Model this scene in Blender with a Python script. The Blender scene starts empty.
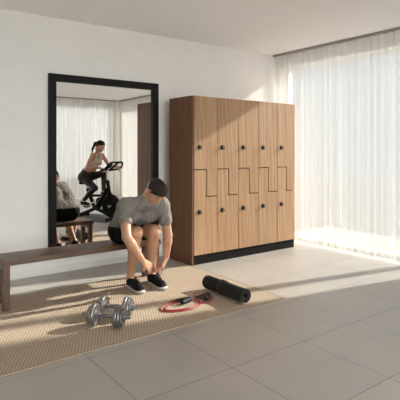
import bpy, bmesh, math, random
import numpy as np
from mathutils import Vector, Matrix, Quaternion

random.seed(7)
SC = bpy.context.scene
COL = SC.collection
PI = math.pi

# ------------------------------------------------------------------ camera, world, sun, exposure
EYE = 1.36                                   # camera height
cam_d = bpy.data.cameras.new('camera'); cam = bpy.data.objects.new('camera', cam_d); COL.objects.link(cam)
FPX = 466.0
cam_d.sensor_fit = 'HORIZONTAL'; cam_d.sensor_width = 36.0
cam_d.lens = 36.0 * FPX / 400.0
cam_d.shift_x = 0.0; cam_d.shift_y = -50.0 / 400.0
cam_d.clip_start = 0.05
cam.location = (0, 0, EYE)
fw = Vector((0.601, 0.7992, 0.0)).normalized()
cam.rotation_euler = fw.to_track_quat('-Z', 'Y').to_euler()
SC.camera = cam

world = bpy.data.worlds.new('sky'); SC.world = world; world.use_nodes = True
bg = world.node_tree.nodes['Background']
bg.inputs[0].default_value = (0.96, 0.975, 1.0, 1)
wt = world.node_tree                          # sky strength raised behind the camera, added as fill through the front window
tcw = wt.nodes.new('ShaderNodeTexCoord'); spw = wt.nodes.new('ShaderNodeSeparateXYZ'); mrw = wt.nodes.new('ShaderNodeMapRange')
wt.links.new(tcw.outputs['Generated'], spw.inputs[0]); wt.links.new(spw.outputs[1], mrw.inputs[0])
mrw.interpolation_type = 'SMOOTHSTEP'
mrw.inputs[1].default_value = -0.95; mrw.inputs[2].default_value = -0.40; mrw.inputs[3].default_value = 8.0; mrw.inputs[4].default_value = 0.98
wt.links.new(mrw.outputs[0], bg.inputs[1])

SUN_DIR = Vector((-1.0, 0.20, -0.506)).normalized()
sun_d = bpy.data.lights.new('sun', 'SUN'); sun = bpy.data.objects.new('sun', sun_d); COL.objects.link(sun)
sun_d.energy = 16.5; sun_d.angle = math.radians(1.8); sun_d.color = (1.0, 0.945, 0.885)
sun.rotation_euler = SUN_DIR.to_track_quat('-Z', 'Y').to_euler(); sun.location = (12, 1, 6)

vs = SC.view_settings
SC.display_settings.display_device = 'sRGB'
vs.view_transform = 'Standard'; vs.look = 'None'; vs.gamma = 1.0; vs.use_curve_mapping = False
vs.exposure = 0.22
SC.cycles.max_bounces = 12; SC.cycles.diffuse_bounces = 6; SC.cycles.transparent_max_bounces = 16
SC.cycles.sample_clamp_indirect = 6.0

# ------------------------------------------------------------------ room measures
WALL_Y = 5.08; WALL_X = 5.34; WALL_T = 0.28; CEIL = 2.822
FRONT_Y = -2.45; LEFT_X = -1.5; REC_X = 6.47; REC_Y = 1.6
HEAD = 2.63
O1, O2 = 2.43, 5.04          # window opening in the right wall

# ------------------------------------------------------------------ materials
def nmat(name):
    m = bpy.data.materials.new(name); m.use_nodes = True
    nt = m.node_tree; b = nt.nodes['Principled BSDF']
    return m, nt, b
def N(nt, t, **kw):
    n = nt.nodes.new(t)
    for k, v in kw.items(): setattr(n, k, v)
    return n
def L(nt, a, b): nt.links.new(a, b)
def coords(nt, scale=(1, 1, 1), kind='Object'):
    tc = N(nt, 'ShaderNodeTexCoord'); mp = N(nt, 'ShaderNodeMapping')
    mp.inputs['Scale'].default_value = scale
    L(nt, tc.outputs[kind], mp.inputs['Vector']); return mp.outputs['Vector']
def noise(nt, vec, scale, detail=3.0, rough=0.5):
    n = N(nt, 'ShaderNodeTexNoise'); n.inputs['Scale'].default_value = scale
    n.inputs['Detail'].default_value = detail; n.inputs['Roughness'].default_value = rough
    if vec is not None: L(nt, vec, n.inputs['Vector'])
    return n
def ramp(nt, fac, stops):
    r = N(nt, 'ShaderNodeValToRGB'); e = r.color_ramp.elements
    while len(e) < len(stops): e.new(0.5)
    for i, (p, c) in enumerate(stops): e[i].position = p; e[i].color = (*c, 1)
    L(nt, fac, r.inputs[0]); return r.outputs[0]
def bump(nt, b, h, strength=0.2, dist=0.01):
    n = N(nt, 'ShaderNodeBump'); n.inputs['Strength'].default_value = strength; n.inputs['Distance'].default_value = dist
    L(nt, h, n.inputs['Height']); L(nt, n.outputs[0], b.inputs['Normal'])
def math_n(nt, op, a, b=None, c=None):
    n = N(nt, 'ShaderNodeMath', operation=op)
    for i, v in enumerate((a, b, c)):
        if v is None: continue
        if isinstance(v, (int, float)): n.inputs[i].default_value = v
        else: L(nt, v, n.inputs[i])
    return n.outputs[0]

def plain(name, col, rough=0.5, metal=0.0, var=0.06, nscale=30.0, bstr=0.05, spec=0.5, stretch=(1, 1, 1)):
    m, nt, b = nmat(name)
    v = coords(nt, stretch); n = noise(nt, v, nscale)
    lo = tuple(max(0, c * (1 - var)) for c in col); hi = tuple(min(1, c * (1 + var)) for c in col)
    L(nt, ramp(nt, n.outputs['Fac'], [(0.3, lo), (0.7, hi)]), b.inputs['Base Color'])
    b.inputs['Roughness'].default_value = rough; b.inputs['Metallic'].default_value = metal
    b.inputs['Specular IOR Level'].default_value = spec
    if bstr: bump(nt, b, n.outputs['Fac'], bstr, 0.004)
    return m

def skin_mat(name, col):
    m, nt, b = nmat(name)
    n = noise(nt, coords(nt), 14.0, 4.0)
    L(nt, ramp(nt, n.outputs['Fac'], [(0.3, tuple(c * 0.92 for c in col)), (0.7, tuple(min(1, c * 1.06) for c in col))]), b.inputs['Base Color'])
    b.inputs['Roughness'].default_value = 0.5
    b.inputs['Subsurface Weight'].default_value = 0.12
    b.inputs['Subsurface Radius'].default_value = (0.02, 0.008, 0.004)
    b.inputs['Subsurface Scale'].default_value = 0.5
    return m

def wood_mat(name, lo, hi, sc=(9, 9, 0.55), rough=0.45):
    m, nt, b = nmat(name)
    v = coords(nt, sc)
    n1 = noise(nt, v, 2.2, 6.0, 0.6)
    w = N(nt, 'ShaderNodeTexWave', wave_type='BANDS', bands_direction='DIAGONAL')
    w.inputs['Scale'].default_value = 1.1; w.inputs['Distortion'].default_value = 7.0; w.inputs['Detail'].default_value = 3.0
    w.inputs['Detail Scale'].default_value = 1.2
    L(nt, v, w.inputs['Vector'])
    n2 = noise(nt, coords(nt, tuple(s * 12 for s in sc[:2]) + (sc[2] * 5,)), 1.3, 2.0)
    f = math_n(nt, 'ADD', math_n(nt, 'MULTIPLY', n1.outputs['Fac'], 0.62), math_n(nt, 'MULTIPLY', w.outputs['Fac'], 0.13))
    f = math_n(nt, 'ADD', f, math_n(nt, 'MULTIPLY', n2.outputs['Fac'], 0.25))
    L(nt, ramp(nt, f, [(0.33, lo), (0.68, hi)]), b.inputs['Base Color'])
    b.inputs['Roughness'].default_value = rough
    bump(nt, b, f, 0.05, 0.003)
    return m

M = {}
def build_materials():
    M['wall'] = plain('painted_wall', (0.80, 0.77, 0.735), 0.85, var=0.015, nscale=6, bstr=0.03, spec=0.2)
    M['ceiling'] = plain('painted_ceiling', (0.93, 0.915, 0.91), 0.9, var=0.01, nscale=5, bstr=0.02, spec=0.2)
    M['trim'] = plain('painted_trim', (0.72, 0.69, 0.66), 0.5, var=0.02)
    M['winframe'] = plain('pale_window_frame', (0.72, 0.71, 0.70), 0.4, var=0.02)
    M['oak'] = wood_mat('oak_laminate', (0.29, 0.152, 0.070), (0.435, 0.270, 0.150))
    M['oakside'] = wood_mat('dark_side_oak', (0.10, 0.042, 0.017), (0.185, 0.085, 0.037), rough=0.75)  # left side panel only, darker than the oak of the doors
    M['walnut'] = wood_mat('dark_bench_wood', (0.055, 0.025, 0.013), (0.12, 0.056, 0.030), (0.6, 9, 9), 0.4)
    M['black'] = plain('black_paint', (0.007, 0.0065, 0.006), 0.6, var=0.1, bstr=0.0, spec=0.2)
    M['void'] = plain('dark_carcass', (0.02, 0.016, 0.013), 0.8, var=0.1, bstr=0)
    M['plinth'] = plain('dark_plinth', (0.009, 0.008, 0.007), 0.75, var=0.1, bstr=0, spec=0.1)
    M['knob'] = plain('dark_knob_metal', (0.022, 0.020, 0.019), 0.35, 0.5, bstr=0)
    M['steel'] = plain('brushed_steel', (0.62, 0.61, 0.59), 0.32, 1.0, var=0.08, nscale=60, bstr=0.02)
    M['chrome'] = plain('grey_chromed_iron', (0.25, 0.24, 0.235), 0.36, 0.8, var=0.1, nscale=80, bstr=0.06)
    M['rubber'] = plain('black_rubber', (0.010, 0.0095, 0.009), 0.6, var=0.15, nscale=120, bstr=0.1, spec=0.25)
    M['matroll'] = plain('black_foam_mat', (0.021, 0.018, 0.016), 0.8, var=0.2, nscale=160, bstr=0.25, spec=0.2)
    M['strap'] = plain('black_strap', (0.012, 0.012, 0.012), 0.7, bstr=0.1)
    M['floormat'] = plain('dark_floor_mat', (0.045, 0.043, 0.042), 0.8, var=0.2, nscale=140, bstr=0.2)
    M['redtube'] = plain('red_latex', (0.30, 0.016, 0.018), 0.35, var=0.08, bstr=0)
    M['skin'] = skin_mat('man_skin', (0.46, 0.245, 0.150))
    M['wskin'] = skin_mat('woman_skin', (0.52, 0.30, 0.20))
    M['lips'] = plain('lips', (0.42, 0.16, 0.12), 0.45, bstr=0)
    M['eye'] = plain('eye_white', (0.45, 0.40, 0.36), 0.2, bstr=0)
    M['iris'] = plain('dark_iris', (0.05, 0.03, 0.02), 0.2, bstr=0)
    M['hair'] = plain('dark_brown_hair', (0.016, 0.009, 0.006), 0.55, var=0.6, nscale=60, bstr=0.7, spec=0.3, stretch=(1, 1, 0.25))
    M['shirt'] = plain('heather_grey_cotton', (0.195, 0.176, 0.155), 0.9, var=0.12, nscale=220, bstr=0.15, spec=0.15)
    M['shorts'] = plain('black_shorts_cloth', (0.007, 0.007, 0.007), 0.85, var=0.15, nscale=90, bstr=0.15, spec=0.12)
    M['shoe'] = plain('black_knit', (0.008, 0.008, 0.008), 0.8, var=0.3, nscale=200, bstr=0.3, spec=0.15)
    M['sole'] = plain('off_white_sole', (0.55, 0.51, 0.46), 0.6, var=0.05)
    M['top'] = plain('beige_knit', (0.60, 0.52, 0.45), 0.85, var=0.06, nscale=150, bstr=0.1, spec=0.15)
    M['leggings'] = plain('charcoal_leggings', (0.035, 0.034, 0.034), 0.7, var=0.1, nscale=60, bstr=0.05, spec=0.3)
    M['screen'] = plain('dark_screen', (0.02, 0.022, 0.025), 0.15, bstr=0)
    M['track'] = plain('grey_aluminium', (0.33, 0.31, 0.29), 0.45, 0.4, bstr=0)
    M['terrace'] = plain('stone_terrace', (0.17, 0.165, 0.16), 0.9, var=0.05, nscale=3)

    # floor tiles
    m, nt, b = nmat('stone_floor_tile')
    tc = N(nt, 'ShaderNodeTexCoord'); sp = N(nt, 'ShaderNodeSeparateXYZ'); L(nt, tc.outputs['Object'], sp.inputs[0])
    T = 0.662
    def cell(o, off):
        u = math_n(nt, 'DIVIDE', math_n(nt, 'SUBTRACT', o, off), T)
        fr = math_n(nt, 'FRACT', u); fl = math_n(nt, 'FLOOR', u)
        e = math_n(nt, 'MINIMUM', fr, math_n(nt, 'SUBTRACT', 1.0, fr))
        return fl, e
    fx, ex = cell(sp.outputs[0], 1.25); fy, ey = cell(sp.outputs[1], 2.205)
    edge = math_n(nt, 'MINIMUM', ex, ey)
    mr = N(nt, 'ShaderNodeMapRange'); mr.inputs[1].default_value = 0.0028; mr.inputs[2].default_value = 0.0055
    L(nt, edge, mr.inputs[0])
    cb = N(nt, 'ShaderNodeCombineXYZ'); L(nt, fx, cb.inputs[0]); L(nt, fy, cb.inputs[1])
    wn = N(nt, 'ShaderNodeTexWhiteNoise'); L(nt, cb.outputs[0], wn.inputs[0])
    n1 = noise(nt, coords(nt, (1, 3, 1)), 2.0, 5.0, 0.6)
    n2 = noise(nt, coords(nt), 40.0, 3.0)
    f = math_n(nt, 'ADD', math_n(nt, 'MULTIPLY', n1.outputs['Fac'], 0.6), math_n(nt, 'MULTIPLY', wn.outputs['Value'], 0.22))
    f = math_n(nt, 'ADD', f, math_n(nt, 'MULTIPLY', n2.outputs['Fac'], 0.15))
    base = ramp(nt, f, [(0.25, (0.365, 0.33, 0.295)), (0.75, (0.425, 0.39, 0.35))])
    mx = N(nt, 'ShaderNodeMix', data_type='RGBA'); mx.inputs[6].default_value = (0.17, 0.15, 0.135, 1)
    L(nt, mr.outputs[0], mx.inputs[0]); L(nt, base, mx.inputs[7]); L(nt, mx.outputs[2], b.inputs['Base Color'])
    b.inputs['Roughness'].default_value = 0.33; b.inputs['Specular IOR Level'].default_value = 0.5
    bump(nt, b, mr.outputs[0], 0.3, 0.002)
    M['tile'] = m

    # woven rug
    m, nt, b = nmat('woven_beige_rug')
    tc = N(nt, 'ShaderNodeTexCoord'); sp = N(nt, 'ShaderNodeSeparateXYZ'); L(nt, tc.outputs['Object'], sp.inputs[0])
    def sw(o, per, ph=0.0): return math_n(nt, 'SINE', math_n(nt, 'ADD', math_n(nt, 'MULTIPLY', o, 2 * PI / per), ph))
    row = math_n(nt, 'FLOOR', math_n(nt, 'DIVIDE', sp.outputs[1], 0.024))
    shift = math_n(nt, 'MULTIPLY', row, PI)
    a = math_n(nt, 'SINE', math_n(nt, 'ADD', math_n(nt, 'MULTIPLY', sp.outputs[0], 2 * PI / 0.024), shift))
    c = math_n(nt, 'ABSOLUTE', sw(sp.outputs[1], 0.048))
    w = math_n(nt, 'ADD', math_n(nt, 'MULTIPLY', math_n(nt, 'MULTIPLY', a, c), 0.26), 0.5)
    n = noise(nt, coords(nt), 70.0, 3.0)
    f = math_n(nt, 'ADD', math_n(nt, 'MULTIPLY', w, 0.75), math_n(nt, 'MULTIPLY', n.outputs['Fac'], 0.25))
    L(nt, ramp(nt, f, [(0.25, (0.20, 0.14, 0.095)), (0.75, (0.62, 0.50, 0.385))]), b.inputs['Base Color'])
    b.inputs['Roughness'].default_value = 0.95; b.inputs['Specular IOR Level'].default_value = 0.1
    bump(nt, b, f, 0.6, 0.006)
    M['rug'] = m
    M['rugedge'] = plain('rug_binding', (0.36, 0.28, 0.20), 0.95, var=0.15, nscale=120, bstr=0.3, spec=0.1)

    # sheers
    def sheer(name, trans, col, dif=0.9):
        m = bpy.data.materials.new(name); m.use_nodes = True; nt = m.node_tree; nt.nodes.clear()
        out = N(nt, 'ShaderNodeOutputMaterial'); tr = N(nt, 'ShaderNodeBsdfTransparent'); tl = N(nt, 'ShaderNodeBsdfTranslucent'); df = N(nt, 'ShaderNodeBsdfDiffuse')
        n = noise(nt, coords(nt, (60, 60, 2)), 4.0, 2.0)
        cc = ramp(nt, n.outputs['Fac'], [(0.3, tuple(c * 0.97 for c in col)), (0.7, col)])
        L(nt, cc, tl.inputs[0]); L(nt, cc, df.inputs[0])
        m1 = N(nt, 'ShaderNodeMixShader'); m1.inputs[0].default_value = dif
        L(nt, tl.outputs[0], m1.inputs[1]); L(nt, df.outputs[0], m1.inputs[2])
        m2 = N(nt, 'ShaderNodeMixShader'); m2.inputs[0].default_value = trans
        L(nt, m1.outputs[0], m2.inputs[1]); L(nt, tr.outputs[0], m2.inputs[2]); L(nt, m2.outputs[0], out.inputs[0])
        return m
    M['sheer'] = sheer('white_sheer_voile', 0.47, (0.84, 0.84, 0.835), 0.99)
    M['sheer_dense'] = sheer('white_dense_voile', 0.03, (0.88, 0.86, 0.84), 0.90)

    # mirror and window glass
    m, nt, b = nmat('mirror_silver'); b.inputs['Base Color'].default_value = (0.90, 0.90, 0.89, 1)
    b.inputs['Metallic'].default_value = 1.0; b.inputs['Roughness'].default_value = 0.0; M['mirror'] = m
    m = bpy.data.materials.new('window_glass'); m.use_nodes = True; nt = m.node_tree; nt.nodes.clear()
    out = N(nt, 'ShaderNodeOutputMaterial'); tr = N(nt, 'ShaderNodeBsdfTransparent'); gl = N(nt, 'ShaderNodeBsdfGlossy')
    tr.inputs[0].default_value = (0.95, 0.97, 0.96, 1); gl.inputs['Roughness'].default_value = 0.02
    fr = N(nt, 'ShaderNodeFresnel'); fr.inputs[0].default_value = 1.3
    mx = N(nt, 'ShaderNodeMixShader'); L(nt, fr.outputs[0], mx.inputs[0]); L(nt, tr.outputs[0], mx.inputs[1]); L(nt, gl.outputs[0], mx.inputs[2]); L(nt, mx.outputs[0], out.inputs[0])
    M['glass'] = m
build_materials()

# ------------------------------------------------------------------ helpers
def obj(name, bm_or_me, mat, parent=None, smooth=False, mats=None):
    if isinstance(bm_or_me, bmesh.types.BMesh):
        me = bpy.data.meshes.new(name); bm_or_me.normal_update(); bm_or_me.to_mesh(me); bm_or_me.free()
    else: me = bm_or_me
    for mm in ([mat] if mats is None else mats): me.materials.append(M[mm])
    if smooth:
        me.polygons.foreach_set('use_smooth', [True] * len(me.polygons))
        try: me.set_sharp_from_angle(angle=math.radians(42))
        except Exception: pass
    o = bpy.data.objects.new(name, me); COL.objects.link(o)
    if parent is not None: o.parent = parent
    return o
def struct(name, bm, mat, parent=None, **kw):
    o = obj(name, bm, mat, parent, **kw)
    if parent is None: o['kind'] = 'structure'
    return o
def thing(name, label, cat, loc=(0, 0, 0), rz=0.0, group=None):
    o = bpy.data.objects.new(name, None); COL.objects.link(o); o.empty_display_size = 0.1
    o.location = loc; o.rotation_euler = (0, 0, rz); o['label'] = label; o['category'] = cat
    if group: o['group'] = group
    return o
def copy_tree(o, parent=None):
    c = o.copy(); COL.objects.link(c)
    if parent is not None: c.parent = parent
    for ch in list(o.children): copy_tree(ch, c)
    return c
def box(bm, lo, hi, bev=0.0, seg=2):
    lo = Vector(lo); hi = Vector(hi)
    r = bmesh.ops.create_cube(bm, size=1.0); vs_ = r['verts']
    for v in vs_: v.co = Vector(((lo.x + hi.x) / 2 + v.co.x * (hi.x - lo.x), (lo.y + hi.y) / 2 + v.co.y * (hi.y - lo.y), (lo.z + hi.z) / 2 + v.co.z * (hi.z - lo.z)))
    if bev > 0:
        es = list({e for v in vs_ for e in v.link_edges})
        bmesh.ops.bevel(bm, geom=es, offset=bev, segments=seg, affect='EDGES', profile=0.5)
    return bm
def B(lo, hi, bev=0.0): return box(bmesh.new(), lo, hi, bev)
def basis(axis):
    a = Vector(axis).normalized(); t = Vector((0, 0, 1)) if abs(a.z) < 0.9 else Vector((1, 0, 0))
    u = a.cross(t).normalized(); return a, u, a.cross(u).normalized()
def lathe(bm, prof, origin, axis, n=32, closed=False):
    """prof: list of (distance along axis, radius)."""
    a, u, v = basis(axis); o = Vector(origin); rings = []
    for (d, r) in prof:
        if r < 1e-6: rings.append([bm.verts.new(o + a * d)])
        else: rings.append([bm.verts.new(o + a * d + (u * math.cos(2 * PI * i / n) + v * math.sin(2 * PI * i / n)) * r) for i in range(n)])
    pairs = list(zip(rings, rings[1:]))
    if closed: pairs.append((rings[-1], rings[0]))
    for p, q in pairs:
        for i in range(n):
            j = (i + 1) % n
            if len(p) == 1 and len(q) == 1: continue
            if len(p) == 1: bm.faces.new((p[0], q[i], q[j]))
            elif len(q) == 1: bm.faces.new((p[i], q[0], p[j]))
            else: bm.faces.new((p[i], q[i], q[j], p[j]))
    bmesh.ops.recalc_face_normals(bm, faces=bm.faces)
    return bm
def tube(bm, pts, r, n=12, closed=False, cap=True, flat=1.0):
    pts = [Vector(p) for p in pts]; m = len(pts); rr = r if isinstance(r, (list, tuple)) else [r] * m
    rings = []; prev = None
    for i, p in enumerate(pts):
        if closed: t = (pts[(i + 1) % m] - pts[i - 1]).normalized()
        else: t = (pts[min(i + 1, m - 1)] - pts[max(i - 1, 0)]).normalized()
        if prev is None: _, u, v = basis(t)
        else:
            u = (prev - t * prev.dot(t)).normalized(); v = t.cross(u)
        prev = u
        rings.append([bm.verts.new(p + (u * math.cos(2 * PI * k / n) + v * flat * math.sin(2 * PI * k / n)) * rr[i]) for k in range(n)])
    for i in range(m if closed else m - 1):
        p, q = rings[i], rings[(i + 1) % m]
        for k in range(n): bm.faces.new((p[k], p[(k + 1) % n], q[(k + 1) % n], q[k]))
    if cap and not closed:
        bm.faces.new(list(reversed(rings[0]))); bm.faces.new(rings[-1])
    bmesh.ops.recalc_face_normals(bm, faces=bm.faces)
    return bm
def spline(pts, n=8, closed=False):
    P = [Vector(p) for p in pts]; out = []; m = len(P)
    for i in range(m if closed else m - 1):
        if closed: a, b, c, d = P[i - 1], P[i], P[(i + 1) % m], P[(i + 2) % m]
        else: a, b, c, d = P[max(i - 1, 0)], P[i], P[i + 1], P[min(i + 2, m - 1)]
        for k in range(n):
            t = k / n
            out.append(0.5 * ((2 * b) + (c - a) * t + (2 * a - 5 * b + 4 * c - d) * t * t + (3 * b - a - 3 * c + d) * t ** 3))
    if not closed: out.append(P[-1])
    return out
def prism(bm, poly, axis, d0, d1, bev=0.0):
    """extrude a 2-D polygon; axis 'y' -> poly is (x,z); 'z' -> (x,y); 'x' -> (y,z)."""
    def P(p, d):
        return {'y': (p[0], d, p[1]), 'z': (p[0], p[1], d), 'x': (d, p[0], p[1])}[axis]
    a = [bm.verts.new(P(p, d0)) for p in poly]; b = [bm.verts.new(P(p, d1)) for p in poly]
    fs = [bm.faces.new(a), bm.faces.new(b)]
    n = len(poly)
    for i in range(n): bm.faces.new((a[i], a[(i + 1) % n], b[(i + 1) % n], b[i]))
    bmesh.ops.recalc_face_normals(bm, faces=bm.faces)
    if bev > 0:
        es = [e for e in fs[0].edges] + [e for e in fs[1].edges]
        bmesh.ops.bevel(bm, geom=es, offset=bev, segments=2, affect='EDGES', profile=0.5)
    return bm

# ------------------------------------------------------------------ signed-distance bodies
class Sdf:
    def __init__(s): s.ops = []
    def cone(s, a, b, r1, r2=None, k=0.02, op='u'):
        s.ops.append((op, 'c', np.array(a, float), np.array(b, float), r1, r1 if r2 is None else r2, k)); return s
    def ell(s, c, rad, R=None, k=0.02, op='u'):
        s.ops.append((op, 'e', np.array(c, float), np.array(rad, float), np.eye(3) if R is None else np.array(R, float), None, k)); return s
    def plane(s, p, n):                      # keep the side the normal points away from
        n = np.array(n, float); s.ops.append(('p', 'p', np.array(p, float), n / np.linalg.norm(n), None, None, 0)); return s
    def mesh(s, name, h=0.005, wob=None, relax=1):
        lo = np.full(3, 1e9); hi = np.full(3, -1e9); bb = []
        for (op, t, a, b, c, d, k) in s.ops:
            if t == 'c':
                l = np.minimum(a - c, b - d); u = np.maximum(a + c, b + d)
            elif t == 'e':
                e = np.abs(c) @ b; l = a - e; u = a + e
            else: bb.append(None); continue
            bb.append((l - k - 3 * h, u + k + 3 * h))
            if op == 'u': lo = np.minimum(lo, l); hi = np.maximum(hi, u)
        lo -= 4 * h; hi += 4 * h
        n = np.ceil((hi - lo) / h).astype(int) + 1
        D = np.full(n, 0.5, np.float32)
        ax = [lo[i] + np.arange(n[i]) * h for i in range(3)]
        for (op, t, a, b, c, d, k), B_ in zip(s.ops, bb):
            if t == 'p':
                d_ = (ax[0][:, None, None] - a[0]) * b[0] + (ax[1][None, :, None] - a[1]) * b[1] + (ax[2][None, None, :] - a[2]) * b[2]
                np.maximum(D, d_.astype(np.float32), out=D); continue
            i0 = np.clip(np.floor((B_[0] - lo) / h).astype(int), 0, n - 1); i1 = np.clip(np.ceil((B_[1] - lo) / h).astype(int) + 1, 1, n)
            sl = tuple(slice(i0[i], i1[i]) for i in range(3))
            X = ax[0][sl[0]][:, None, None]; Y = ax[1][sl[1]][None, :, None]; Z = ax[2][sl[2]][None, None, :]
            if t == 'c':
                ba = b - a; L2 = max(float(ba @ ba), 1e-9)
                T = np.clip(((X - a[0]) * ba[0] + (Y - a[1]) * ba[1] + (Z - a[2]) * ba[2]) / L2, 0, 1)
                d_ = np.sqrt((X - a[0] - T * ba[0]) ** 2 + (Y - a[1] - T * ba[1]) ** 2 + (Z - a[2] - T * ba[2]) ** 2) - (c + (d - c) * T)
            else:
                q = [((X - a[0]) * c[0, i] + (Y - a[1]) * c[1, i] + (Z - a[2]) * c[2, i]) / b[i] for i in range(3)]
                k0 = np.sqrt(q[0] ** 2 + q[1] ** 2 + q[2] ** 2); k1 = np.sqrt((q[0] / b[0]) ** 2 + (q[1] / b[1]) ** 2 + (q[2] / b[2]) ** 2) + 1e-9
                d_ = k0 * (k0 - 1) / k1
            d_ = d_.astype(np.float32); cur = D[sl]
            if op == 'u':
                hh = np.maximum(k - np.abs(cur - d_), 0) / max(k, 1e-6); D[sl] = np.minimum(cur, d_) - hh * hh * k * 0.25
            else:
                d_ = -d_; hh = np.maximum(k - np.abs(cur - d_), 0) / max(k, 1e-6); D[sl] = np.maximum(cur, d_) + hh * hh * k * 0.25
        if wob is not None:
            D += wob(ax[0][:, None, None], ax[1][None, :, None], ax[2][None, None, :]).astype(np.float32)
        return nets(name, D, lo, h, relax)
def nets(name, D, lo, h, relax):
    S = D < 0
    c = [S[i:S.shape[0] - 1 + i, j:S.shape[1] - 1 + j, k:S.shape[2] - 1 + k] for i in (0, 1) for j in (0, 1) for k in (0, 1)]
    anyc = c[0].copy(); allc = c[0].copy()
    for q in c[1:]: anyc |= q; allc &= q
    act = anyc & ~allc
    ij = np.argwhere(act); idx = np.full(act.shape, -1, np.int64); idx[act] = np.arange(len(ij))
    acc = np.zeros((len(ij), 3)); cnt = np.zeros(len(ij))
    cor = [(i, j, k) for i in (0, 1) for j in (0, 1) for k in (0, 1)]
    val = {o: D[ij[:, 0] + o[0], ij[:, 1] + o[1], ij[:, 2] + o[2]].astype(float) for o in cor}
    for o in cor:
        for axi in range(3):
            if o[axi]: continue
            p = list(o); p[axi] = 1; p = tuple(p); v0, v1 = val[o], val[p]
            m = (v0 < 0) != (v1 < 0); t = np.where(m, v0 / np.where(m, v0 - v1, 1), 0)
            pt = np.tile(np.array(o, float), (len(ij), 1)); pt[:, axi] += t
            acc[m] += pt[m]; cnt[m] += 1
    V = (ij + acc / cnt[:, None]) * h + lo
    F = []
    for axi in range(3):
        b_, c_ = (axi + 1) % 3, (axi + 2) % 3
        s0 = [slice(None)] * 3; s1 = [slice(None)] * 3; s0[axi] = slice(0, -1); s1[axi] = slice(1, None)
        A0 = S[tuple(s0)]; A1 = S[tuple(s1)]; e = np.argwhere(A0 != A1)
        ok = (e[:, b_] > 0) & (e[:, c_] > 0) & (e[:, b_] < S.shape[b_] - 1) & (e[:, c_] < S.shape[c_] - 1); e = e[ok]
        if not len(e): continue
        def at(db, dc):
            q = e.copy(); q[:, b_] += db; q[:, c_] += dc; return idx[q[:, 0], q[:, 1], q[:, 2]]
        f = np.stack([at(-1, -1), at(0, -1), at(0, 0), at(-1, 0)], 1)
        flip = ~A0[e[:, 0], e[:, 1], e[:, 2]]
        f[flip] = f[flip][:, ::-1]; F.append(f)
    F = np.concatenate(F)
    for _ in range(relax):
        s_ = np.zeros_like(V); n_ = np.zeros(len(V))
        for a, b in ((0, 1), (1, 2), (2, 3), (3, 0)):
            np.add.at(s_, F[:, a], V[F[:, b]]); np.add.at(n_, F[:, a], 1)
            np.add.at(s_, F[:, b], V[F[:, a]]); np.add.at(n_, F[:, b], 1)
        V = V * 0.5 + 0.5 * s_ / n_[:, None]
    me = bpy.data.meshes.new(name); me.from_pydata(V.tolist(), [], F.tolist()); me.update()
    me.polygons.foreach_set('use_smooth', [True] * len(me.polygons))
    return me
V3 = lambda *a: np.array(a, float)
def unit(v): v = np.array(v, float); return v / np.linalg.norm(v)
def ik(a, b, l1, l2, pole):
    a = np.array(a, float); b = np.array(b, float); d = b - a; D = np.linalg.norm(d); D2 = min(D, (l1 + l2) * 0.999)
    x = (l1 * l1 - l2 * l2 + D2 * D2) / (2 * D2); hgt = math.sqrt(max(l1 * l1 - x * x, 0)); u = d / D
    p = np.array(pole, float); p = p - u * (p @ u); p = unit(p); return a + u * x + p * hgt

# ------------------------------------------------------------------ the room
struct('floor', B((LEFT_X - 0.2, FRONT_Y - 0.3, -0.12), (REC_X + 0.3, WALL_Y + 0.2, 0.0)), 'tile')
bm = bmesh.new(); box(bm, (LEFT_X - 0.2, FRONT_Y - 0.3, CEIL), (WALL_X + WALL_T, WALL_Y + 0.2, CEIL + 0.15)); box(bm, (WALL_X + WALL_T, FRONT_Y - 0.3, CEIL), (REC_X + 0.3, REC_Y + 0.2, CEIL + 0.15))
struct('ceiling', bm, 'ceiling')
struct('wall_back', B((LEFT_X - 0.2, WALL_Y, 0), (WALL_X + WALL_T, WALL_Y + 0.2, CEIL)), 'wall')
struct('wall_left', B((LEFT_X - 0.2, FRONT_Y, 0), (LEFT_X, WALL_Y, CEIL)), 'wall')
bm = bmesh.new(); box(bm, (WALL_X, O2, 0), (WALL_X + WALL_T, WALL_Y, CEIL)); box(bm, (WALL_X, REC_Y, 0), (WALL_X + WALL_T, O1, CEIL)); box(bm, (WALL_X, O1, HEAD), (WALL_X + WALL_T, O2, CEIL))
struct('wall_right', bm, 'wall')
struct('wall_return', B((WALL_X + WALL_T, REC_Y, 0), (REC_X + 0.3, REC_Y + 0.2, CEIL)), 'wall')
bm = bmesh.new(); box(bm, (REC_X, FRONT_Y, HEAD), (REC_X + 0.28, REC_Y, CEIL)); box(bm, (REC_X, REC_Y - 0.25, 0), (REC_X + 0.28, REC_Y, HEAD)); box(bm, (REC_X, FRONT_Y, 0), (REC_X + 0.28, FRONT_Y + 0.2, HEAD))
struct('wall_alcove', bm, 'wall')
bm = bmesh.new(); box(bm, (LEFT_X, FRONT_Y - 0.28, HEAD), (REC_X + 0.28, FRONT_Y, CEIL)); box(bm, (LEFT_X, FRONT_Y - 0.28, 0), (-1.2, FRONT_Y, HEAD)); box(bm, (REC_X - 0.25, FRONT_Y - 0.28, 0), (REC_X + 0.28, FRONT_Y, HEAD))
struct('wall_front', bm, 'wall')
struct('baseboard_back', B((LEFT_X, WALL_Y - 0.014, 0), (WALL_X, WALL_Y, 0.07), 0.003), 'trim')
struct('ground', B((-8, -14, -0.30), (26, 16, -0.14)), 'terrace')

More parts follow.
